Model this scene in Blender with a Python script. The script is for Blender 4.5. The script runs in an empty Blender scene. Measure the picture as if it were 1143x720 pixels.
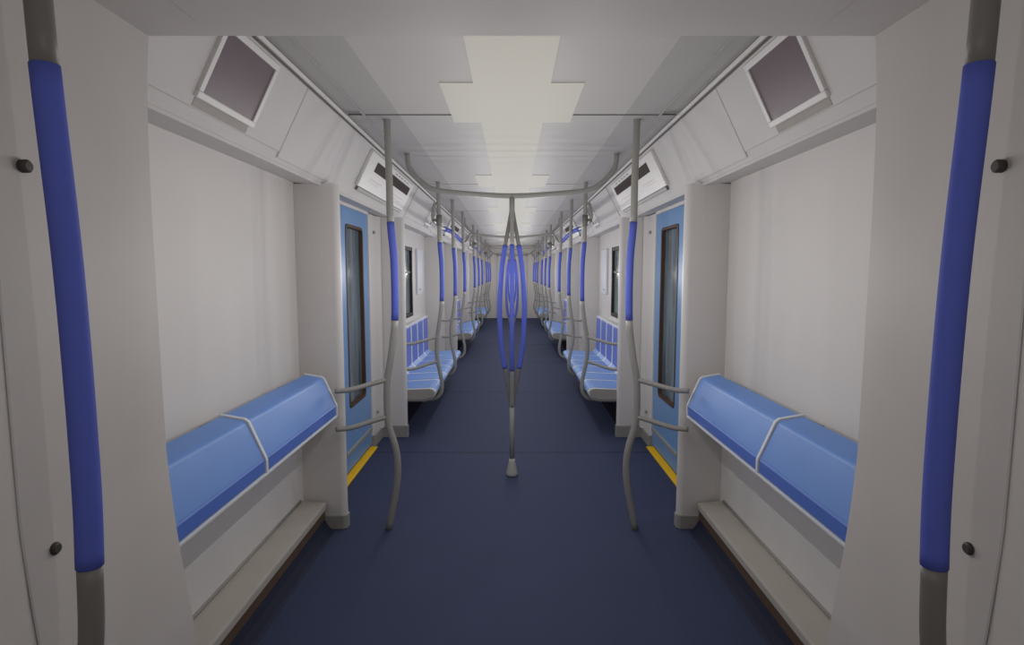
import bpy, bmesh, math, random
from mathutils import Vector, Matrix
random.seed(4)
sc = bpy.context.scene
COL = sc.collection
PER = 4.7            # one door + seat bay
YEND = 18.32
SIDE = {-1: 'left', 1: 'right'}
ORD = ['nearest', 'second', 'third', 'fourth']

# ------------------------------------------------------------------ materials
def lin(c):
    return tuple(((v/255.0)/12.92 if v/255.0 <= .04045 else ((v/255.0+.055)/1.055)**2.4) for v in c)

def mat(name, rgb, rough=.55, spec=.3, noise=0.0, nscale=40, bump=0.0, bscale=300, metal=0.0):
    m = bpy.data.materials.new(name); m.use_nodes = True
    nt = m.node_tree; b = nt.nodes['Principled BSDF']
    c = lin(rgb)
    b.inputs['Roughness'].default_value = rough
    b.inputs['Specular IOR Level'].default_value = spec
    b.inputs['Metallic'].default_value = metal
    tc = nt.nodes.new('ShaderNodeTexCoord')
    nz = nt.nodes.new('ShaderNodeTexNoise'); nz.inputs['Scale'].default_value = nscale
    nz.inputs['Detail'].default_value = 4
    nt.links.new(tc.outputs['Object'], nz.inputs['Vector'])
    rp = nt.nodes.new('ShaderNodeValToRGB')
    k = noise
    rp.color_ramp.elements[0].position = .3; rp.color_ramp.elements[1].position = .7
    rp.color_ramp.elements[0].color = tuple(v*(1-k) for v in c)+(1,)
    rp.color_ramp.elements[1].color = tuple(min(1, v*(1+k)) for v in c)+(1,)
    nt.links.new(nz.outputs['Fac'], rp.inputs['Fac'])
    nt.links.new(rp.outputs['Color'], b.inputs['Base Color'])
    if bump:
        n2 = nt.nodes.new('ShaderNodeTexNoise'); n2.inputs['Scale'].default_value = bscale
        nt.links.new(tc.outputs['Object'], n2.inputs['Vector'])
        bp = nt.nodes.new('ShaderNodeBump'); bp.inputs['Strength'].default_value = bump
        bp.inputs['Distance'].default_value = .002
        nt.links.new(n2.outputs['Fac'], bp.inputs['Height'])
        nt.links.new(bp.outputs['Normal'], b.inputs['Normal'])
    return m

def emis(name, rgb, strength):
    m = bpy.data.materials.new(name); m.use_nodes = True
    b = m.node_tree.nodes['Principled BSDF']
    b.inputs['Base Color'].default_value = lin((200, 197, 186))+(1,)
    b.inputs['Roughness'].default_value = .6
    b.inputs['Emission Color'].default_value = lin(rgb)+(1,)
    b.inputs['Emission Strength'].default_value = strength
    return m

def glassmat(name, rgb, rgb2, streak=9, opacity=.8):
    m = bpy.data.materials.new(name); m.use_nodes = True
    nt = m.node_tree; b = nt.nodes['Principled BSDF']; out = nt.nodes['Material Output']
    b.inputs['Roughness'].default_value = .12
    b.inputs['Specular IOR Level'].default_value = .5
    tc = nt.nodes.new('ShaderNodeTexCoord'); mp = nt.nodes.new('ShaderNodeMapping')
    mp.inputs['Scale'].default_value = (1, streak, .8)
    nt.links.new(tc.outputs['Object'], mp.inputs['Vector'])
    nz = nt.nodes.new('ShaderNodeTexNoise'); nz.inputs['Scale'].default_value = 1.6; nz.inputs['Detail'].default_value = 2
    nt.links.new(mp.outputs['Vector'], nz.inputs['Vector'])
    rp = nt.nodes.new('ShaderNodeValToRGB')
    rp.color_ramp.elements[0].position = .38; rp.color_ramp.elements[1].position = .62
    rp.color_ramp.elements[0].color = lin(rgb)+(1,); rp.color_ramp.elements[1].color = lin(rgb2)+(1,)
    nt.links.new(nz.outputs['Fac'], rp.inputs['Fac']); nt.links.new(rp.outputs['Color'], b.inputs['Base Color'])
    tr = nt.nodes.new('ShaderNodeBsdfTransparent'); tr.inputs['Color'].default_value = (.7, .85, .9, 1)
    mx = nt.nodes.new('ShaderNodeMixShader'); mx.inputs['Fac'].default_value = opacity
    nt.links.new(tr.outputs[0], mx.inputs[1]); nt.links.new(b.outputs[0], mx.inputs[2])
    nt.links.new(mx.outputs[0], out.inputs['Surface'])
    return m

M = {}
M['wall'] = mat('wall_plastic', (224, 220, 217), .6, .2, .012, 3)
M['pillar'] = mat('pillar_plastic', (220, 216, 213), .45, .35, .012, 3)
M['cove'] = mat('cove_plastic', (208, 204, 202), .6, .15, .012, 4)
M['bead'] = mat('bright_bead', (226, 223, 220), .4, .3)
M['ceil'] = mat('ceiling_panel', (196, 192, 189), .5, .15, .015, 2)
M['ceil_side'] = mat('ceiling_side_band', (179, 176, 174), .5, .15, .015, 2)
M['seam'] = mat('dark_seam', (112, 108, 104), .8, .1)
M['gang'] = mat('gangway_plastic', (202, 197, 193), .55, .25, .02, 5)
M['base'] = mat('kick_cap', (158, 155, 150), .6, .2, .02, 20)
M['pole'] = mat('grey_tube', (156, 154, 149), .4, .35, .02, 15)
M['poled'] = mat('dark_grey_tube', (122, 119, 115), .45, .3, .02, 15)
M['grip'] = mat('blue_grip', (92, 105, 194), .7, .1, .02, 15)
M['blue'] = mat('seat_blue', (132, 170, 232), .45, .3, .03, 6, .1)
M['blueb'] = mat('seat_back_blue', (116, 134, 214), .5, .25, .03, 6, .1)
M['shell'] = mat('seat_shell', (222, 225, 230), .5, .3, .01, 6)
M['under'] = mat('seat_underside', (168, 162, 156), .6, .2, .02, 10)
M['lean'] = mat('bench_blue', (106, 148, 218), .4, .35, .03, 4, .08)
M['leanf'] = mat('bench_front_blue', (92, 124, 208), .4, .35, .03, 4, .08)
M['door'] = mat('door_blue', (118, 158, 206), .4, .35, .03, 4)
M['frame'] = mat('dark_gasket', (52, 40, 36), .5, .3, .05, 20)
M['bronze'] = mat('bronze_gasket', (84, 62, 48), .5, .3, .05, 20)
M['yellow'] = mat('yellow_threshold', (252, 200, 30), .5, .3, .03, 20)
M['screen'] = mat('dark_screen', (108, 91, 97), .35, .4, .02, 5)
M['slot'] = mat('dark_slot', (62, 48, 48), .6, .1, .05, 9)
M['pink'] = mat('pink_print', (214, 196, 199), .6, .2)
M['bolt'] = mat('dark_bolt', (70, 66, 62), .5, .4)
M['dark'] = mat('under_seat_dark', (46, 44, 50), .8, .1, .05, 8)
M['brown'] = mat('ledge_shade_brown', (98, 80, 68), .8, .1, .05, 8)
M['ledge'] = mat('ledge_beige', (186, 180, 172), .6, .2, .02, 8)
M['foot'] = mat('pale_foot', (190, 187, 180), .5, .3)
M['light'] = emis('light_diffuser', (255, 247, 228), .075)
M['glass_d'] = glassmat('door_glass', (70, 86, 100), (112, 130, 142), 4, .9)
M['glass_w'] = glassmat('window_glass', (120, 140, 142), (160, 178, 178), 4, .85)
M['doorway'] = mat('end_door_plastic', (216, 212, 208), .5, .3, .02, 4)

def floor_mat():
    m = bpy.data.materials.new('navy_floor'); m.use_nodes = True
    nt = m.node_tree; b = nt.nodes['Principled BSDF']
    b.inputs['Roughness'].default_value = .75; b.inputs['Specular IOR Level'].default_value = .1
    tc = nt.nodes.new('ShaderNodeTexCoord')
    sp = nt.nodes.new('ShaderNodeTexNoise'); sp.inputs['Scale'].default_value = 260; sp.inputs['Detail'].default_value = 2
    bg = nt.nodes.new('ShaderNodeTexNoise'); bg.inputs['Scale'].default_value = 3
    for q in (sp, bg): nt.links.new(tc.outputs['Object'], q.inputs['Vector'])
    r1 = nt.nodes.new('ShaderNodeValToRGB')
    r1.color_ramp.elements[0].position = .38; r1.color_ramp.elements[1].position = .68
    r1.color_ramp.elements[0].color = lin((60, 67, 94))+(1,); r1.color_ramp.elements[1].color = lin((74, 81, 109))+(1,)
    r2 = nt.nodes.new('ShaderNodeValToRGB')
    r2.color_ramp.elements[0].color = (.9, .9, .9, 1); r2.color_ramp.elements[1].color = (1.06, 1.06, 1.06, 1)
    nt.links.new(sp.outputs['Fac'], r1.inputs['Fac']); nt.links.new(bg.outputs['Fac'], r2.inputs['Fac'])
    mx = nt.nodes.new('ShaderNodeMix'); mx.data_type = 'RGBA'; mx.blend_type = 'MULTIPLY'; mx.inputs['Factor'].default_value = 1
    nt.links.new(r1.outputs['Color'], mx.inputs['A']); nt.links.new(r2.outputs['Color'], mx.inputs['B'])
    nt.links.new(mx.outputs['Result'], b.inputs['Base Color'])
    return m
M['floor'] = floor_mat()
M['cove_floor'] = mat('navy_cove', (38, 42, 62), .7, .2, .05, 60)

# ------------------------------------------------------------------ mesh helpers (world coordinates)
def box(bm, x0, x1, y0, y1, z0, z1, bev=0.0, seg=2):
    t = bmesh.new()
    bmesh.ops.create_cube(t, size=1)
    for v in t.verts:
        v.co = Vector(((x0+x1)/2+v.co.x*abs(x1-x0), (y0+y1)/2+v.co.y*abs(y1-y0), (z0+z1)/2+v.co.z*abs(z1-z0)))
    if bev: bmesh.ops.bevel(t, geom=list(t.edges), offset=bev, segments=seg, affect='EDGES', profile=.5)
    merge(bm, t)
    return bm

def merge(bm, t):
    me = bpy.data.meshes.new('tmp'); t.to_mesh(me); t.free(); bm.from_mesh(me); bpy.data.meshes.remove(me)

def spline(pts, n=6):
    P = [Vector(p) for p in pts]
    if len(P) < 3: return P
    out = []
    for i in range(len(P)-1):
        a = P[i-1] if i else P[0]*2-P[1]; b = P[i]; c = P[i+1]; d = P[i+2] if i+2 < len(P) else P[-1]*2-P[-2]
        for k in range(n):
            t = k/n
            out.append(.5*((2*b)+(c-a)*t+(2*a-5*b+4*c-d)*t*t+(3*b-a-3*c+d)*t**3))
    out.append(P[-1]); return out

def tube(bm, pts, r, seg=12, caps=True):
    P = [Vector(p) for p in pts]
    rs = r if isinstance(r, (list, tuple)) else [r]*len(P)
    rings = []; up = None
    for i, p in enumerate(P):
        d = (P[min(i+1, len(P)-1)]-P[max(i-1, 0)]).normalized()
        if up is None:
            up = Vector((0, 1, 0)) if abs(d.y) < .9 else Vector((0, 0, 1))
        u = (up-d*up.dot(d)).normalized(); w = d.cross(u); up = u
        rings.append([bm.verts.new(p+(u*math.cos(2*math.pi*k/seg)+w*math.sin(2*math.pi*k/seg))*rs[i]) for k in range(seg)])
    for a, b in zip(rings, rings[1:]):
        for k in range(seg):
            f = bm.faces.new((a[k], a[(k+1) % seg], b[(k+1) % seg], b[k])); f.smooth = True
    if caps:
        bm.faces.new(list(reversed(rings[0]))); bm.faces.new(rings[-1])
    return bm

def prism(bm, poly, y0, y1, bev=0.0, smooth=False):
    """poly in (x, z), extruded along y"""
    t = bmesh.new()
    a = [t.verts.new((x, y0, z)) for x, z in poly]; b = [t.verts.new((x, y1, z)) for x, z in poly]
    t.faces.new(a); t.faces.new(list(reversed(b)))
    n = len(poly)
    for i in range(n):
        t.faces.new((a[i], b[i], b[(i+1) % n], a[(i+1) % n]))
    bmesh.ops.recalc_face_normals(t, faces=list(t.faces))
    if bev: bmesh.ops.bevel(t, geom=list(t.edges), offset=bev, segments=3, affect='EDGES', profile=.5)
    merge(bm, t); return bm

def prism_z(bm, poly, z0, z1, bev=0.0):
    """poly in (x, y), extruded along z"""
    t = bmesh.new()
    a = [t.verts.new((x, y, z0)) for x, y in poly]; b = [t.verts.new((x, y, z1)) for x, y in poly]
    t.faces.new(a); t.faces.new(list(reversed(b)))
    n = len(poly)
    for i in range(n):
        t.faces.new((a[i], b[i], b[(i+1) % n], a[(i+1) % n]))
    bmesh.ops.recalc_face_normals(t, faces=list(t.faces))
    if bev: bmesh.ops.bevel(t, geom=list(t.edges), offset=bev, segments=3, affect='EDGES', profile=.5)
    merge(bm, t); return bm

def obj(name, bm, m, parent=None, loc=None, smooth=False):
    loc = Vector(loc) if loc is not None else Vector((0, 0, 0))
    origin = loc
    if parent is not None:
        w = Vector((0, 0, 0)); p = parent
        while p is not None:
            w = w+p.location; p = p.parent
        origin = w
    for v in bm.verts: v.co -= origin
    bmesh.ops.recalc_face_normals(bm, faces=list(bm.faces))
    me = bpy.data.meshes.new(name); bm.to_mesh(me); bm.free()
    me.materials.append(m)
    if smooth:
        for p in me.polygons: p.use_smooth = True
    o = bpy.data.objects.new(name, me); COL.objects.link(o)
    if parent is not None: o.parent = parent
    else: o.location = loc
    return o

def part(name, bm, m, parent, label=None, smooth=False):
    o = obj(name, bm, m, parent, smooth=smooth)
    if label: o['label'] = label
    return o

def thing(name, label, cat, loc, group=None):
    o = bpy.data.objects.new(name, None); COL.objects.link(o); o.location = loc
    o.empty_display_size = .1
    o['label'] = label; o['category'] = cat
    if group: o['group'] = group
    return o

def tag(o, label, cat, group=None, kind=None):
    o['label'] = label; o['category'] = cat
    if group: o['group'] = group
    if kind: o['kind'] = kind
    return o

def struct(name, bm, m, label, cat, loc=None, smooth=False):
    return tag(obj(name, bm, m, None, loc, smooth), label, cat, None, 'structure')

def kids(o): return [c for c in COL.objects if c.parent == o]
def copy_tree(o, dy=0, label=None, parent=None, name=None):
    c = o.copy(); COL.objects.link(c)
    if parent is not None: c.parent = parent
    else:
        c.location = o.location+Vector((0, dy, 0))
        if label: c['label'] = label
    for ch in kids(o): copy_tree(ch, parent=c)
    return c

def B(): return bmesh.new()

# ------------------------------------------------------------------ shell
XW = 1.225          # side wall
XG = .9516          # gangway tunnel
YG = 1.50           # gangway tunnel far edge
H = 2.335           # ceiling height

b = B(); box(b, -1.6, 1.6, -.9, YEND+.1, -.06, 0)
struct('floor', b, M['floor'], 'dark navy speckled vinyl floor running down the train aisle', 'floor')
# floor seams: raised welds
for k, y in enumerate([4.552+2.347*i for i in range(6)]):
    b = B(); box(b, -1.15, 1.15, y-.006, y+.006, 0, .0012)
    struct('trim_%d' % (k+1), b, M['cove_floor' if k != 1 else 'floor'], 'thin weld seam %s across the navy floor' % (['nearest', 'second', 'third', 'fourth', 'fifth', 'farthest'][k]), 'floor seam')

def wall_with_windows(s):
    """flat side wall with rectangular openings"""
    b = B()
    x0, x1 = sorted((s*XW, s*(XW+.05)))
    holes = []
    for k in range(3):
        holes.append((3.215+PER*k, 4.69+PER*k, 0, 1.975))       # door
        if k < 3: holes.append((5.72+PER*k, 6.86+PER*k, .98, 1.79))
    holes.sort()
    y = YG+.001
    for (a, c, z0, z1) in holes:
        box(b, x0, x1, y, a, 0, 2.2)
        if z0 > 0: box(b, x0, x1, a, c, 0, z0)
        box(b, x0, x1, a, c, z1, 2.2)
        y = c
    box(b, x0, x1, y, YEND+.05, 0, 2.2)
    return b
for s in (-1, 1):
    struct('wall_'+SIDE[s], wall_with_windows(s), M['wall'], 'off-white %s side wall of the carriage with door and window openings' % SIDE[s], 'wall')

# ceiling
b = B(); box(b, -.60, .60, YG-.1, YEND+.05, H, H+.05)
ceiling = struct('ceiling', b, M['ceil'], 'pale grey flat ceiling down the middle of the carriage', 'ceiling')
for s in (-1, 1):
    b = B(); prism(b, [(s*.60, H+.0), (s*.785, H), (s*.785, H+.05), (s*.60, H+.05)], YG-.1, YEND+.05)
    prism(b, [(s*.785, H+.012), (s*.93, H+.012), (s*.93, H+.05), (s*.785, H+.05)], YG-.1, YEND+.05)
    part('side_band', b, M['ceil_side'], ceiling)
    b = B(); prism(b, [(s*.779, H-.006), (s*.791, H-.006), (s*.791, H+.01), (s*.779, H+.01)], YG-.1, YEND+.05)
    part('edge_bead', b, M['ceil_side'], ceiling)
for i in range(7):
    y = 3.053+2.347*i
    if y > YEND: break
    b = B(); box(b, -.87, .87, y-.006, y+.006, H-.003, H+.004)
    part('panel_seam', b, M['seam'] if i < 1 else M['ceil_side'], ceiling)

# cove (sloped panel between wall and ceiling)
LIP = (1.065, 1.98); TOP = (.888, 2.333)
_d = Vector((TOP[0]-LIP[0], TOP[1]-LIP[1])); CL = _d.length; _d.normalize()
_n = Vector((-_d.y, _d.x))            # points to the interior (-x, ...) in the |x|,z frame
if _n.x > 0: _n = -_n
def cv(t, h):
    """point on the cove slope: t metres up from the lip, h metres proud of it"""
    return (LIP[0]+_d.x*t+_n.x*h, LIP[1]+_d.y*t+_n.y*h)
def cslab(b, s, y0, y1, t0, t1, h0, h1, bev=0):
    poly = [cv(t0, h0), cv(t1, h0), cv(t1, h1), cv(t0, h1)]
    prism(b, [(s*x, z) for x, z in poly], y0, y1, bev); return b
tn = 10
for s in (-1, 1):
    b = B()
    poly = [(XW+.02, 2.004), (LIP[0]+.03, LIP[1]+.004), LIP, cv(.02, .0), TOP, (TOP[0]+.02, 2.40), (XW+.05, 2.40)]
    prism(b, [(s*x, z) for x, z in poly], YG+.001, YEND+.02)
    cove = struct('trim_%d' % tn, b, M['cove'], 'sloped off-white cove panel running above the %s wall' % SIDE[s], 'cove'); tn += 1
    b = B(); cslab(b, s, YG+.002, YEND, CL-.012, CL+.004, 0, .010, .002); part('bright_bead', b, M['bead'], cove)
    b = B(); cslab(b, s, YG+.002, YEND, CL-.024, CL-.014, -.001, .0015); part('dark_groove', b, M['seam'], cove)
    b = B(); cslab(b, s, YG+.002, YEND, .0, .014, -.002, .006, .002); part('lip_bead', b, M['cove'], cove)
    # raised hatch covers between the door displays
    spans = [(YG+.002, 2.53, 'a'), (2.536, 3.43, 'b')]
    for k in range(3):
        o = PER*(k+1)
        spans += [(5.42+PER*k, 1.70+o, 'a'), (1.706+o, 2.53+o, 'a'), (2.536+o, 3.43+o, 'b')]
    for (a, c, kind) in spans:
        if a > YEND-.2: continue
        c = min(c, YEND-.02)
        b = B(); cslab(b, s, a, c, .06 if kind == 'a' else .035, CL-.026, -.001, .007, .004)
        part('hatch_cover', b, M['cove'], cove)

# far end wall with door
b = B(); box(b, -1.25, 1.25, YEND, YEND+.06, 0, 2.4)
struct('wall_far', b, M['wall'], 'off-white end wall closing the far end of the carriage', 'wall')
def cab_door():
    d = thing('door_7', 'pale grey end door with vertical panel joints in the far wall', 'door', (0, YEND-.02, 0)); d['kind'] = 'structure'
    b = B(); box(b, -.42, .42, YEND-.03, YEND-.001, 0, 2.02, .004); part('door_leaf', b, M['doorway'], d)
    b = B()
    for x in (-.46, .46): box(b, x-.04, x+.04, YEND-.045, YEND-.001, 0, 2.1, .006)
    box(b, -.5, .5, YEND-.045, YEND-.001, 2.03, 2.11, .006); part('door_frame', b, M['cove'], d)
    b = B()
    for x in (-.21, .0, .21): box(b, x-.006, x+.006, YEND-.034, YEND-.029, .05, 1.98)
    part('panel_joint', b, M['ceil_side'], d)
cab_door()
# wall behind the camera so the room is closed
b = B(); box(b, -1.3, 1.3, -.96, -.9, -.05, 2.4)
struct('wall_near', b, M['gang'], 'grey plastic wall closing the gangway behind the viewer', 'wall')

# gangway tunnel
GZ = 2.1075
prof = [(1.0, 2.2), (1.0, 2.148), (1.012, 2.0), (1.018, 1.76), (1.018, 1.38), (1.016, 1.04), (1.013, .93), (.998, .74), (.975, .54), (.962, .44), (.945, .2), (.94, -.1)]
prof = [(x*.9375, 1.5+(z-1.5)*.9375) for x, z in prof]
for s in (-1, 1):
    b = B()
    sp = spline([(x, 0, z) for x, z in prof[1:]], 4)
    inner = [(v.x, v.z) for v in sp]
    poly = [(.94, 2.3)]+inner+[(1.3, 0), (1.3, 2.3)]
    prism(b, [(s*x, z) for x, z in poly], -.9, YG)
    g = struct('wall_gangway_'+SIDE[s], b, M['gang'], 'curved grey gangway side panel beside the viewer on the %s' % SIDE[s], 'wall')
    b = B(); prism(b, [(s*(x-.002), z) for x, z in inner]+[(s*(x+.004), z) for x, z in reversed(inner)], 1.037, 1.042)
    part('vertical_seam', b, M['ceil_side'], g)
    for (y, z) in ((1.11, 1.706), (1.11, .93)):
        xx = XG-.012
        b = B(); tube(b, [(s*(xx+.03), y, z), (s*(xx+.004), y, z), (s*(xx), y, z)], [.013, .013, .009], 16)
        part('dark_bolt', b, M['bolt'], g)
b = B(); box(b, -1.05, 1.05, -.9, YG, GZ, 2.42)
hd = struct('ceiling_gangway', b, M['gang'], 'low grey ceiling of the gangway across the top of the view', 'ceiling')
b = B(); box(b, -.765, .765, -.6, 1.42, GZ-.006, GZ+.01, .005); part('recessed_panel', b, M['gang'], hd)

# ------------------------------------------------------------------ side ledges and skirting in the first bay
for s in (-1, 1):
    b = B(); prism(b, [(s*x, z) for x, z in [(XW, .175), (1.085, .168), (1.080, .160), (1.080, .128), (1.095, .12), (XW, .12)]], YG+.002, 3.142, .003)
    t = struct('trim_%d' % tn, b, M['ledge'], 'beige heater ledge along the foot of the %s wall' % SIDE[s], 'ledge'); tn += 1
    b = B(); box(b, *sorted((s*1.086, s*XW)), YG+.002, 3.13, .074, .124); part('ledge_shade', b, M['brown'], t)  # brown strip paints in the shade of the gap under the ledge
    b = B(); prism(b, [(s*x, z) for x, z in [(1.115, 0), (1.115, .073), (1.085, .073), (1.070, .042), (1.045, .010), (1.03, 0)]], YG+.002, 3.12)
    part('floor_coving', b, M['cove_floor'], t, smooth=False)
    b = B(); tube(b, [(s*(XW-.002), YG, .182), (s*(XW-.002), 3.12, .182)], .008, 8); part('wall_bead', b, M['base'], t)
    # dark heater casing under the seats of each bay
    for k in range(3):
        b = B(); box(b, *sorted((s*1.03, s*XW)), 5.06+PER*k, 7.80+PER*k, 0, .24, .01)
        struct('trim_%d' % tn, b, M['dark'], 'dark casing on the floor under the %s seat row on the %s' % (ORD[k], SIDE[s]), 'casing'); tn += 1

# ------------------------------------------------------------------ door pillars
def pillar_poly(s, y, th, xin=.97, front_curve=.03):
    pts = []
    # face towards the viewer, slightly dished, rounded inner nose
    for i in range(7):
        t = i/6; x = XW-(XW-(xin+.03))*t
        pts.append((x, y+front_curve*(1-t)**2))
    r = .022
    for i in range(1, 7):
        a = math.pi/2*i/6
        pts.append((xin+r-r*math.sin(a)+.008*(1-i/6), y+r-r*math.cos(a)))
    pts += [(xin, y+th-.015), (xin+.006, y+th-.004), (xin+.016, y+th), (XW, y+th)]
    return [(s*x, yy) for x, yy in pts]
def make_near_pillar(s, y, label):
    p = thing('door_pillar', label, 'pillar', (s*1.1, y, 0), 'off-white pillars beside the doors')
    b = B(); prism_z(b, pillar_poly(s, y, .055), .085, 1.992); part('pillar_body', b, M['pillar'], p)
    b = B(); prism_z(b, [(s*x, yy) for x, yy in [(XW, y-.004), (.985, y-.004), (.965, y+.012), (.965, y+.06), (XW, y+.06)]], 0, .085, .006)
    part('base_cap', b, M['base'], p, 'grey base cap')
    return p
def make_far_pillar(s, y, label):
    p = thing('door_pillar', label, 'pillar', (s*1.1, y, 0), 'off-white pillars beside the doors')
    b = B(); prism_z(b, pillar_poly(s, y, .05, .955, .012), .11, 1.985); part('pillar_body', b, M['pillar'], p)
    b = B(); box(b, *sorted((s*.949, s*XW)), y-.006, y+.055, 0, .11, .005); part('base_cap', b, M['base'], p, 'grey base cap')
    b = B(); prism_z(b, [(s*x, yy) for x, yy in [(1.222, y-.29), (1.195, y-.285), (1.188, y-.26), (1.188, y-.05), (1.165, y-.035), (1.16, y), (1.222, y)]], .10, 1.985)
    part('jamb_panel', b, M['pillar'], p)
    b = B(); box(b, *sorted((s*1.176, s*XW)), y-.285, y-.004, 0, .10, .004); part('jamb_base', b, M['base'], p)
    for z in (1.84, .28):
        b = B(); tube(b, [(s*1.195, y-.16, z), (s*1.175, y-.16, z), (s*1.170, y-.16, z)], [.014, .014, .009], 12); part('stud', b, M['base'], p)
    return p
for s in (-1, 1):
    for k in range(4):
        make_near_pillar(s, 3.15+PER*k, 'off-white rounded pillar on the near side of the %s %s door' % (ORD[k], SIDE[s]) if k < 3 else
                         'off-white rounded pillar near the far wall on the %s' % SIDE[s])
    for k in range(3):
        make_far_pillar(s, 4.98+PER*k, 'off-white pillar with grey kick base beyond the %s %s door' % (ORD[k], SIDE[s]))

# ------------------------------------------------------------------ doors
def make_door(s, k, n):
    y0 = 3.215+PER*k; y1 = 4.69+PER*k; ym = (y0+y1)/2; X = 1.205
    d = thing('door_%d' % n, 'light blue sliding double door, %s on the %s' % (ORD[k], SIDE[s]), 'door', (s*X, ym, 0)); d['kind'] = 'structure'
    def bx(b, xa, xb, *r, **kw): return box(b, *sorted((s*xa, s*xb)), *r, **kw)
    for (a, c) in ((y0, ym-.002), (ym+.002, y1)):
        b = B(); wy0, wy1 = (a+.12, c-.155) if a > y0 else (a+.155, c-.12)
        z0, z1 = .49, 1.85
        bx(b, X, X+.035, a, wy0, .03, 1.972); bx(b, X, X+.035, wy1, c, .03, 1.972)
        bx(b, X, X+.035, wy0, wy1, .03, z0); bx(b, X, X+.035, wy0, wy1, z1, 1.972)
        leaf = part('door_leaf', b, M['door'], d)
        # rounded rectangular gasket ring
        b = B()
        def ring(i, x):
            r = .045-i; pts = []
            for (cy, cz, a0) in ((wy1-.045, z1-.045, 0), (wy0+.045, z1-.045, 90), (wy0+.045, z0+.045, 180), (wy1-.045, z0+.045, 270)):
                for q in range(5):
                    an = math.radians(a0+22.5*q); pts.append((s*x, cy+r*math.cos(an), cz+r*math.sin(an)))
            return [b.verts.new(p) for p in pts]
        r1 = ring(-.004, X-.004); r2 = ring(.018, X-.004); r3 = ring(.022, X+.028); r0 = ring(-.004, X+.002)
        for A_, C_ in ((r0, r1), (r1, r2), (r2, r3)):
            for q in range(20): b.faces.new((A_[q], A_[(q+1) % 20], C_[(q+1) % 20], C_[q]))
        part('window_gasket', b, M['bronze'], leaf)
        b = B(); bx(b, X+.024, X+.029, wy0+.005, wy1-.005, z0+.005, z1-.005); part('glass_pane', b, M['glass_d'], leaf)
        b = B(); bx(b, X-.012, X+.001, a+.006, c-.006, .155, .185, bev=.004); part('kick_rail', b, M['base'], leaf)
    b = B(); bx(b, X-.052, X+.01, y0, y1-.01, 0, .012, bev=.003); part('threshold_strip', b, M['yellow'], d, 'bright yellow threshold strip')
    b = B(); bx(b, X-.01, X+.02, y0, y1, 1.975, 2.006); part('door_header', b, M['wall'], d)
    return d
n = 1
for k in range(3):
    for s in (-1, 1): make_door(s, k, n); n += 1

# ------------------------------------------------------------------ windows with wall boxes
n = 1
for k in range(3):
    for s in (-1, 1):
        y0 = 5.72+PER*k; y1 = 6.86+PER*k; z0, z1 = .98, 1.79
        w = thing('window_%d' % n, 'dark framed window above the %s seat row on the %s' % (ORD[k], SIDE[s]), 'window', (s*XW, (y0+y1)/2, z0)); w['kind'] = 'structure'; n += 1
        def bx(b, xa, xb, *r, **kw): return box(b, *sorted((s*xa, s*xb)), *r, **kw)
        b = B()
        for (a, c, e, f) in ((y0-.012, y0+.03, z0-.012, z1+.012), (y1-.03, y1+.012, z0-.012, z1+.012), (y0, y1, z0-.012, z0+.03), (y0, y1, z1-.03, z1+.012)):
            bx(b, XW-.006, XW+.045, a, c, e, f, bev=.003)
        part('window_frame', b, M['frame'], w)
        b = B(); bx(b, XW+.012, XW+.04, y0+.03, y1-.03, 1.49, 1.515); part('mullion', b, M['frame'], w)
        b = B(); bx(b, XW+.026, XW+.031, y0+.02, y1-.02, z0+.02, z1-.02); part('glass_pane', b, M['glass_w'], w)
        c = thing('wall_cabinet', 'flat white service panel on the wall past the %s window on the %s' % (ORD[k], SIDE[s]), 'panel', (s*XW, 7.35+PER*k, 1.5), 'white service panels past the windows')
        b = B(); bx(b, XW-.03, XW, 7.13+PER*k, 7.56+PER*k, 1.22, 1.80, bev=.008); part('panel_body', b, M['shell'], c)
        b = B(); bx(b, XW-.034, XW-.028, 7.22+PER*k, 7.30+PER*k, 1.27, 1.285); part('latch', b, M['base'], c)

# ------------------------------------------------------------------ leaning bench in the first bay
def pad_profile(grow=0.0):
    g = grow
    return [(1.150+g, .90), (1.150+g, .935+g), (1.060-g*.3, .918+g), (1.048-g, .908+g*.6), (.985-g, .765), (.982-g, .755), (.982-g, .712-g), (.99-g, .703-g), (1.10, .703-g)]
for s in (-1, 1):
    lb = thing('leaning_bench', 'padded blue leaning rest with pale edging mounted on the %s wall' % SIDE[s], 'bench', (s*1.05, 2.1, .7), 'blue leaning rests on the side walls')
    for (a, c) in ((YG+.01, 2.158), (2.182, 3.055)):
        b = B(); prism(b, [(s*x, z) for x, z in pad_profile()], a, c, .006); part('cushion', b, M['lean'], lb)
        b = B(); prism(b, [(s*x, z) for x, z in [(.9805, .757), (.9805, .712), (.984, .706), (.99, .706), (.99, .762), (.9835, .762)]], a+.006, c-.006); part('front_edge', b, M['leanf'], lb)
    b = B()
    for (a, c) in ((2.161, 2.179), (3.058, 3.074)):
        prism(b, [(s*x, z) for x, z in pad_profile(.006)], a, c, .003)
    prism(b, [(s*x, z) for x, z in [(.978, .703), (.978, .692), (1.15, .692), (1.15, .703)]], YG+.01, 3.07, .002)
    part('pale_edging', b, M['shell'], lb, 'pale grey edging')
    for y in (1.7, 2.17, 2.9):
        b = B(); prism(b, [(s*x, z) for x, z in [(1.14, .70), (1.14, .92), (XW, .90), (XW, .72)]], y-.03, y+.03, .004)
        part('wall_bracket', b, M['base'], lb)

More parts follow.
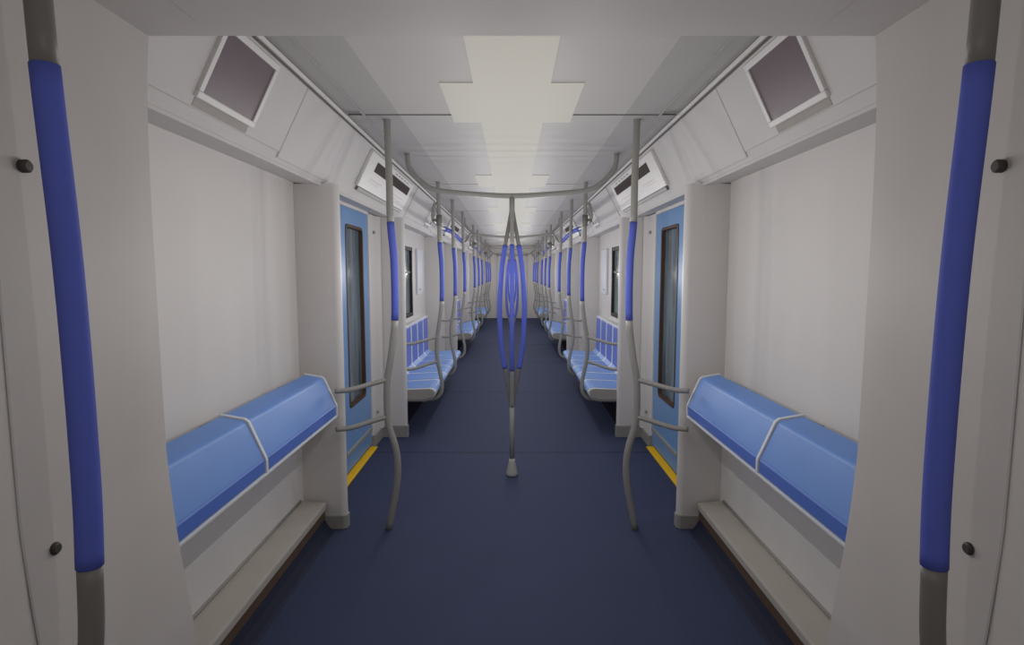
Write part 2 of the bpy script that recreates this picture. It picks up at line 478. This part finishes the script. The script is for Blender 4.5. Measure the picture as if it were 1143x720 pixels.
# ------------------------------------------------------------------ passenger seats
def sect(b, s, prof, y0, y1, bev): prism(b, [(s*x, z) for x, z in prof], y0, y1, bev)
def make_seat(s, y, label, w=.418):
    t = thing('passenger_seat', label, 'seat', (s*.95, y+w/2, .36), 'blue passenger seats along the walls')
    shell = [(1.20, .36), (1.19, .43), (1.17, .47), (1.165, .935), (1.172, .955), (1.20, .955)]
    b = B(); sect(b, s, [(1.222, .33), (1.222, .918), (1.165, .918), (1.145, .907), (1.140, .47), (1.10, .425), (.75, .442), (.715, .435), (.695, .41), (.70, .385), (.74, .355), (.80, .335)], y, y+w, .004)
    part('seat_shell', b, M['shell'], t)
    b = B(); sect(b, s, [(1.138, .474), (1.10, .431), (.755, .449), (.714, .441), (.692, .414), (.694, .400), (.72, .40), (1.12, .40)], y+.034, y+w-.034, .006)
    part('seat_cushion', b, M['blue'], t)
    b = B(); sect(b, s, [(1.15, .455), (1.134, .465), (1.139, .890), (1.145, .900), (1.16, .900)], y+.046, y+w-.046, .006)
    part('backrest', b, M['blueb'], t)
    b = B(); sect(b, s, [(1.21, .318), (1.21, .336), (.80, .338), (.735, .36), (.70, .392), (.706, .366), (.74, .335), (.80, .318)], y+.002, y+w-.002, .003)
    part('seat_underside', b, M['under'], t, 'beige underside')
    b = B(); box(b, *sorted((s*1.10, s*XW)), y+.02, y+.05, .235, .322); part('wall_bracket', b, M['dark'], t)
    return t
def make_endcap(s, y):
    b = B(); sect(b, s, [(1.19, .33), (1.19, .425), (.76, .440), (.725, .43), (.708, .41), (.715, .385), (.75, .355), (.80, .335)], y-.012, y, .004)
    return b
pos6 = ['first', 'second', 'third', 'fourth', 'fifth', 'sixth']
for s in (-1, 1):
    proto = make_seat(s, 5.035, 'blue seat with pale edges, first beside the pillar in the nearest %s row' % SIDE[s])
    part('end_cap', make_endcap(s, 5.035), M['under'], proto, 'rounded beige end cap')
    first = proto
    plain = None
    for k in range(3):
        for i in range(6):
            if k == 0 and i == 0: continue
            lab = 'blue seat with pale edges, %s from the near end of the %s %s row' % (pos6[i], ORD[k], SIDE[s])
            if i == 0:
                copy_tree(first, PER*k, lab)
            elif plain is None:
                plain = make_seat(s, 5.035+.42*i, lab); pi = i
            else:
                copy_tree(plain, PER*k+.42*(i-pi), lab)

# ------------------------------------------------------------------ grab poles
R = .0195
def pole_split(b_, pts, z0, z1):
    """split a dense path by z into below / grip / above"""
    lo = [p for p in pts if p.z <= z0]; mid = [p for p in pts if z0 <= p.z <= z1]; hi = [p for p in pts if p.z >= z1]
    return lo, mid, hi
def interp_at(pts, z):
    for a, c in zip(pts, pts[1:]):
        if (a.z-z)*(c.z-z) <= 0 and a.z != c.z:
            return a.lerp(c, (z-a.z)/(c.z-a.z))
    return pts[-1]
UP = [(.686, H), (.685, 2.275), (.680, 2.0), (.678, 1.78), (.662, 1.55), (.664, 1.23), (.690, 1.02), (.714, .87), (.714, .65)]
FLOORP = UP+[(.675, .50), (.662, .39), (.672, .25), (.722, 0)]
SEATP = UP[:-1]+[(.715, .70), (.690, .56), (.672, .46), (.672, .39), (.692, .33), (.75, .291), (.88, .286), (1.21, .286)]
def make_pole(s, y, path, label, rails=None, zg=(1.23, 1.78), parts_flange=True, bar=None):
    t = thing('grab_pole', label, 'grab pole', (s*.7, y, 0), 'grey grab poles with blue grips')
    pts = spline([(s*x, y, z) for x, z in path], 6)
    # monotone part splitting along the list (top to bottom)
    i1 = next(i for i, p in enumerate(pts) if p.z <= zg[1]); i0 = next(i for i, p in enumerate(pts) if p.z <= zg[0])
    a = pts[i1-1].lerp(pts[i1], (pts[i1-1].z-zg[1])/(pts[i1-1].z-pts[i1].z))
    c = pts[i0-1].lerp(pts[i0], (pts[i0-1].z-zg[0])/(pts[i0-1].z-pts[i0].z))
    b = B(); tube(b, pts[:i1]+[a], R); part('upper_tube', b, M['pole'], t)
    b = B(); tube(b, [a]+pts[i1:i0]+[c], R+.0015); part('grip_sleeve', b, M['grip'], t, 'bright blue grip sleeve')
    b = B(); tube(b, [c]+pts[i0:], R); part('lower_tube', b, M['pole'], t)
    b = B(); tube(b, [(s*path[0][0], y, H+.002), (s*path[0][0], y, H-.006)], .0225, 16); part('ceiling_flange', b, M['pole'], t)
    if rails:
        for z, ye in rails:
            p0 = (s*.975, ye, z-.02)
            b = B(); tube(b, spline([p0, (s*.90, ye+(y-ye)*.25, z-.02), (s*.80, ye+(y-ye)*.7, z), (s*.712, y, z+.02)], 5), .0145); part('side_rail', b, M['pole'], t)
    return t
gp = {}
for s in (-1, 1):
    S = SIDE[s]
    # pole in the gangway mouth beside the camera
    near = [(.688, GZ), (.684, 2.05), (.678, 1.80), (.664, 1.5), (.660, 1.20), (.664, 1.04), (.672, .90), (.70, .78), (.70, .6), (.668, .4), (.668, .25), (.71, 0)]
    t = thing('grab_pole', 'large grab pole closest to the viewer on the %s with long blue grip' % S, 'grab pole', (s*.7, .84, 0), 'grey grab poles with blue grips')
    pts = spline([(s*x, .84, z) for x, z in near], 6)
    i1 = next(i for i, p in enumerate(pts) if p.z <= 1.80); i0 = next(i for i, p in enumerate(pts) if p.z <= 1.045)
    b = B(); tube(b, pts[:i1+1], .0175, 16); part('upper_tube', b, M['poled'], t)
    b = B(); tube(b, pts[i1:i0+1], .019, 16); part('grip_sleeve', b, M['grip'], t, 'bright blue grip sleeve')
    b = B(); tube(b, pts[i0:], .0175, 16); part('lower_tube', b, M['poled'], t)
    b = B(); tube(b, [(s*.688, .84, GZ+.004), (s*.688, .84, GZ-.006)], .022, 16); part('ceiling_flange', b, M['pole'], t)
    # A poles
    make_pole(s, 3.15, FLOORP, 'bent grab pole with blue grip standing on the floor before the nearest %s door' % S, [(.87, 3.02), (.655, 3.02)])
    pA = make_pole(s, 3.15+PER, SEATP, 'grab pole with two side rails beside the near pillar of the second %s door' % S, [(.85, 3.05+PER), (.62, 3.05+PER)])
    copy_tree(pA, PER, 'grab pole with two side rails beside the near pillar of the third %s door' % S)
    copy_tree(pA, PER*2, 'farthest grab pole with side rails on the %s by the end wall' % S)
    pB = make_pole(s, 5.27, SEATP, 'grab pole in front of the first seat past the nearest %s door' % S, [(.87, 5.03), (.635, 5.03)])
    pC = make_pole(s, 6.52, SEATP, 'grab pole at the middle of the nearest %s seat row' % S)
    for k in (1, 2):
        copy_tree(pB, PER*k, 'grab pole in front of the first seat past the %s %s door' % (ORD[k], S))
        copy_tree(pC, PER*k, 'grab pole at the middle of the %s %s seat row' % (ORD[k], S))
    # overhead hand rail along the seats
    r = thing('overhead_handrail', 'horizontal overhead handrail with blue sleeve above the nearest %s seat row' % S, 'handrail', (s*.71, 5.27, 1.97), 'overhead handrails above the seat rows')
    yy = 5.27
    b = B(); tube(b, spline([(s*.716, yy-.005, 2.14), (s*.735, yy-.01, 2.05), (s*.738, yy+.05, 1.985), (s*.732, yy+.5, 1.965), (s*.730, yy+.85, 1.97)], 6), .0155); part('rail_tube', b, M['pole'], r)
    b = B(); tube(b, spline([(s*.730, yy+.85, 1.97), (s*.726, yy+1.6, 1.985), (s*.726, yy+2.4, 1.965), (s*.728, yy+3.0, 1.945)], 6), .026); part('grip_sleeve', b, M['grip'], r, 'bright blue grip sleeve')
    b = B(); tube(b, spline([(s*.728, yy+3.0, 1.945), (s*.715, yy+3.25, 1.95), (s*.68, yy+3.4, 2.02), (s*.64, yy+3.44, 2.10)], 6), .0155); part('rail_end', b, M['pole'], r)
    b = B(); tube(b, [(s*.680, yy, 1.93), (s*.6805, yy, 2.03)], .0265, 16); tube(b, [(s*.70, yy, 1.985), (s*.745, yy, 1.985)], .013, 10); part('clamp', b, M['poled'], r)
    copy_tree(r, PER, 'horizontal overhead handrail with blue sleeve above the second %s seat row' % S)
    # the third one is cut short by the end wall: same shape fits
    r3 = copy_tree(r, 0, 'x'); r3.location.y = 5.27+PER*2; r3['label'] = 'horizontal overhead handrail with blue sleeve above the third %s seat row' % S

# ------------------------------------------------------------------ arched overhead rails and branching centre poles
half = [(.737, 2.333), (.730, 2.25), (.700, 2.195), (.640, 2.135), (.545, 2.083), (.33, 2.056), (0, 2.040)]
full = [(-x, z) for x, z in half]+[(x, z) for x, z in reversed(half[:-1])]
for k in range(4):
    y = 4.02+PER*k
    y = min(y, 18.0)
    t = thing('arched_rail', '%s grey arched rail curving across under the ceiling' % ['nearest', 'second', 'third', 'farthest'][k], 'rail', (0, y, 2.04), 'arched grey ceiling rails')
    b = B(); tube(b, spline([(x, y, z) for x, z in full], 6), .0185); part('rail_tube', b, M['pole'], t)
    for s in (-1, 1):
        b = B(); tube(b, [(s*.737, y, H+.002), (s*.737, y, H-.006)], .022, 16); part('ceiling_flange', b, M['pole'], t)
    if k < 3:
        t = thing('branched_pole', '%s centre pole splitting into three bowed blue-sleeved branches' % ORD[k], 'grab pole', (0, y, 0), 'branched centre poles in the aisle')
        b = B(); tube(b, [(0, y, 2.04), (0, y, 1.95), (0, y, 1.86)], .019); part('upper_stem', b, M['pole'], t)
        for j, an in enumerate((30, 150, 270)):
            cx, cy = math.cos(math.radians(an)), math.sin(math.radians(an))
            path = [(.004, 1.94), (.022, 1.85), (.050, 1.72), (.082, 1.55), (.100, 1.35), (.104, 1.22), (.098, 1.05), (.078, .88), (.055, .78), (.028, .65), (.006, .52)]
            pts = spline([(cx*q, y+cy*q, z) for q, z in path], 6)
            i1 = next(i for i, p in enumerate(pts) if p.z <= 1.72); i0 = next(i for i, p in enumerate(pts) if p.z <= .80)
            b = B(); tube(b, pts[:i1+1], .0145); part('branch_top', b, M['poled'] if j < 2 else M['pole'], t)
            b = B(); tube(b, pts[i1:i0+1], .0165 if j == 2 else .0185); part('grip_sleeve', b, M['grip'], t, 'bright blue grip sleeve')
            b = B(); tube(b, pts[i0:], .0145); part('branch_bottom', b, M['poled'] if j < 2 else M['pole'], t)
        b = B(); tube(b, [(0, y, .56), (0, y, .3), (0, y, .09)], .018); part('lower_stem', b, M['pole'], t)
        b = B(); tube(b, [(0, y, .13), (0, y, .105), (0, y, .03), (0, y, .012), (0, y, 0)], [.020, .024, .042, .044, .038], 20); part('foot', b, M['foot'], t, 'pale flared foot')

# ------------------------------------------------------------------ displays on the cove
def make_monitor(s, k):
    o = PER*k
    y0, y1 = 1.835+o, 2.23+o
    t = thing('ceiling_monitor', ('large dark framed monitor on the %s cove above the leaning rest' % SIDE[s]) if k == 0 else
              'dark monitor on the %s cove above the %s seat row' % (SIDE[s], ORD[k-1]), 'monitor', (s*.95, y0, 2.18), 'monitors on the sloped cove')
    tb, tt = .095, .355
    b = B()
    h = .020; e = .024
    cslab(b, s, y0, y1, tb, tb+e, 0, h, .004); cslab(b, s, y0, y1, tt-e, tt, 0, h, .004)
    cslab(b, s, y0, y0+e, tb+e, tt-e, 0, h-.0005, .002); cslab(b, s, y1-e, y1, tb+e, tt-e, 0, h-.0005, .002)
    part('bezel', b, M['bead'], t, 'white bezel')
    b = B(); cslab(b, s, y0+e-.004, y1-e+.004, tb+e-.004, tt-e+.004, 0, h-.006); part('screen', b, M['screen'], t, 'dark mauve screen')
    b = B(); cslab(b, s, y0+.01, y1-.02, tb-.03, tb-.001, .0, .009, .002); part('lower_bracket', b, M['under'], t)
def make_doordisplay(s, k):
    o = PER*k; y0, y1 = 3.68+o, 5.16+o; ta, tt = .10, .348
    t = thing('door_display', 'long white route display with a dark slot above the %s %s door' % (ORD[k], SIDE[s]), 'display', (s*.95, y0, 2.1), 'route displays above the doors')
    b = B(); cslab(b, s, y0, y1, ta, tt, 0, .022, .004); part('display_case', b, M['bead'], t)
    b = B(); cslab(b, s, 3.87+o, 5.055+o, .237, .306, .016, .0235); part('slot_screen', b, M['slot'], t, 'dark brown slot')
    b = B(); cslab(b, s, y0+.04, y1-.02, ta-.028, ta-.001, .0, .018, .003); part('lower_shade_strip', b, M['poled'], t)  # dark strip stands in for the shade below the display
    b = B()   # faint pink route lines
    cslab(b, s, 3.86+o, 4.20+o, .178, .184, .020, .0226); cslab(b, s, 3.84+o, 4.12+o, .160, .164, .020, .0226)
    cslab(b, s, 4.45+o, 4.98+o, .178, .184, .020, .0226); cslab(b, s, 4.5+o, 4.9+o, .150, .154, .020, .0226)
    part('route_print', b, M['pink'], t, 'faint pink printed lines')
    b = B()
    for a in (4.42, 4.52, 4.62, 4.74, 4.86): cslab(b, s, a+o, a+.06+o, .322, .331, .020, .0226)
    part('small_marks', b, M['base'], t)
for k in range(3):
    for s in (-1, 1):
        make_monitor(s, k); make_doordisplay(s, k)

# ------------------------------------------------------------------ ceiling lights (plus-shaped diffusers)
for k in range(7):
    yc = 2.87+2.35*k
    a = yc-1.175 if k else YG-.08
    c = min(yc+1.175, YEND-.05)
    if yc-.3 > YEND: break
    t = thing('ceiling_light', '%s cross-shaped warm white light panel in the ceiling' % ['nearest', 'second', 'third', 'fourth', 'fifth', 'sixth', 'farthest'][k], 'ceiling light', (0, yc, H), 'cross-shaped ceiling lights')
    b = B(); box(b, -.172, .172, a, c, H-.0045, H+.004); part('strip_diffuser', b, M['light'], t)
    e = min(yc+.325, YEND-.05)
    for s in (-1, 1):
        b = B(); box(b, *sorted((s*.172, s*.322)), yc-.325, e, H-.0045, H+.004); part('wing_diffuser', b, M['light'], t)

# ------------------------------------------------------------------ added fill lamps (unseen points in mid-air, no fixtures)
def lamp(x, y, z, e, r=0.0):
    l = bpy.data.lights.new('fill_lamp', 'POINT'); l.energy = e; l.color = (1, .98, .955); l.shadow_soft_size = r
    l.specular_factor = 0.0
    o = bpy.data.objects.new('fill_lamp', l); COL.objects.link(o); o.location = (x, y, z)
    return o
y = 1.8
i = 0
while y < YEND-.9:
    for x in (-.33, .33):
        lamp(x, y, 1.48, 2.05 if y < 3 else 1.9)
    y += .4; i += 1
lamp(0, .3, 1.55, 3.2)  # extra fill points added to brighten the gangway
lamp(0, -.4, 1.55, 2.2)
w = bpy.data.worlds.new('World'); sc.world = w; w.use_nodes = True
w.node_tree.nodes['Background'].inputs[0].default_value = (.10, .15, .18, 1)
w.node_tree.nodes['Background'].inputs[1].default_value = 1.0

# ------------------------------------------------------------------ camera
cam = bpy.data.cameras.new('camera'); co = bpy.data.objects.new('camera', cam); COL.objects.link(co)
FPX = 623.0
cam.sensor_fit = 'HORIZONTAL'; cam.sensor_width = 36; cam.lens = 36*FPX/1143
cam.clip_start = .02
p = math.atan(56/FPX)
co.location = (0, 0, 1.5); co.rotation_euler = (math.pi/2-p, 0, 0)
sc.camera = co
sc.view_settings.view_transform = 'Standard'
sc.view_settings.look = 'None'
sc.view_settings.exposure = 0.0
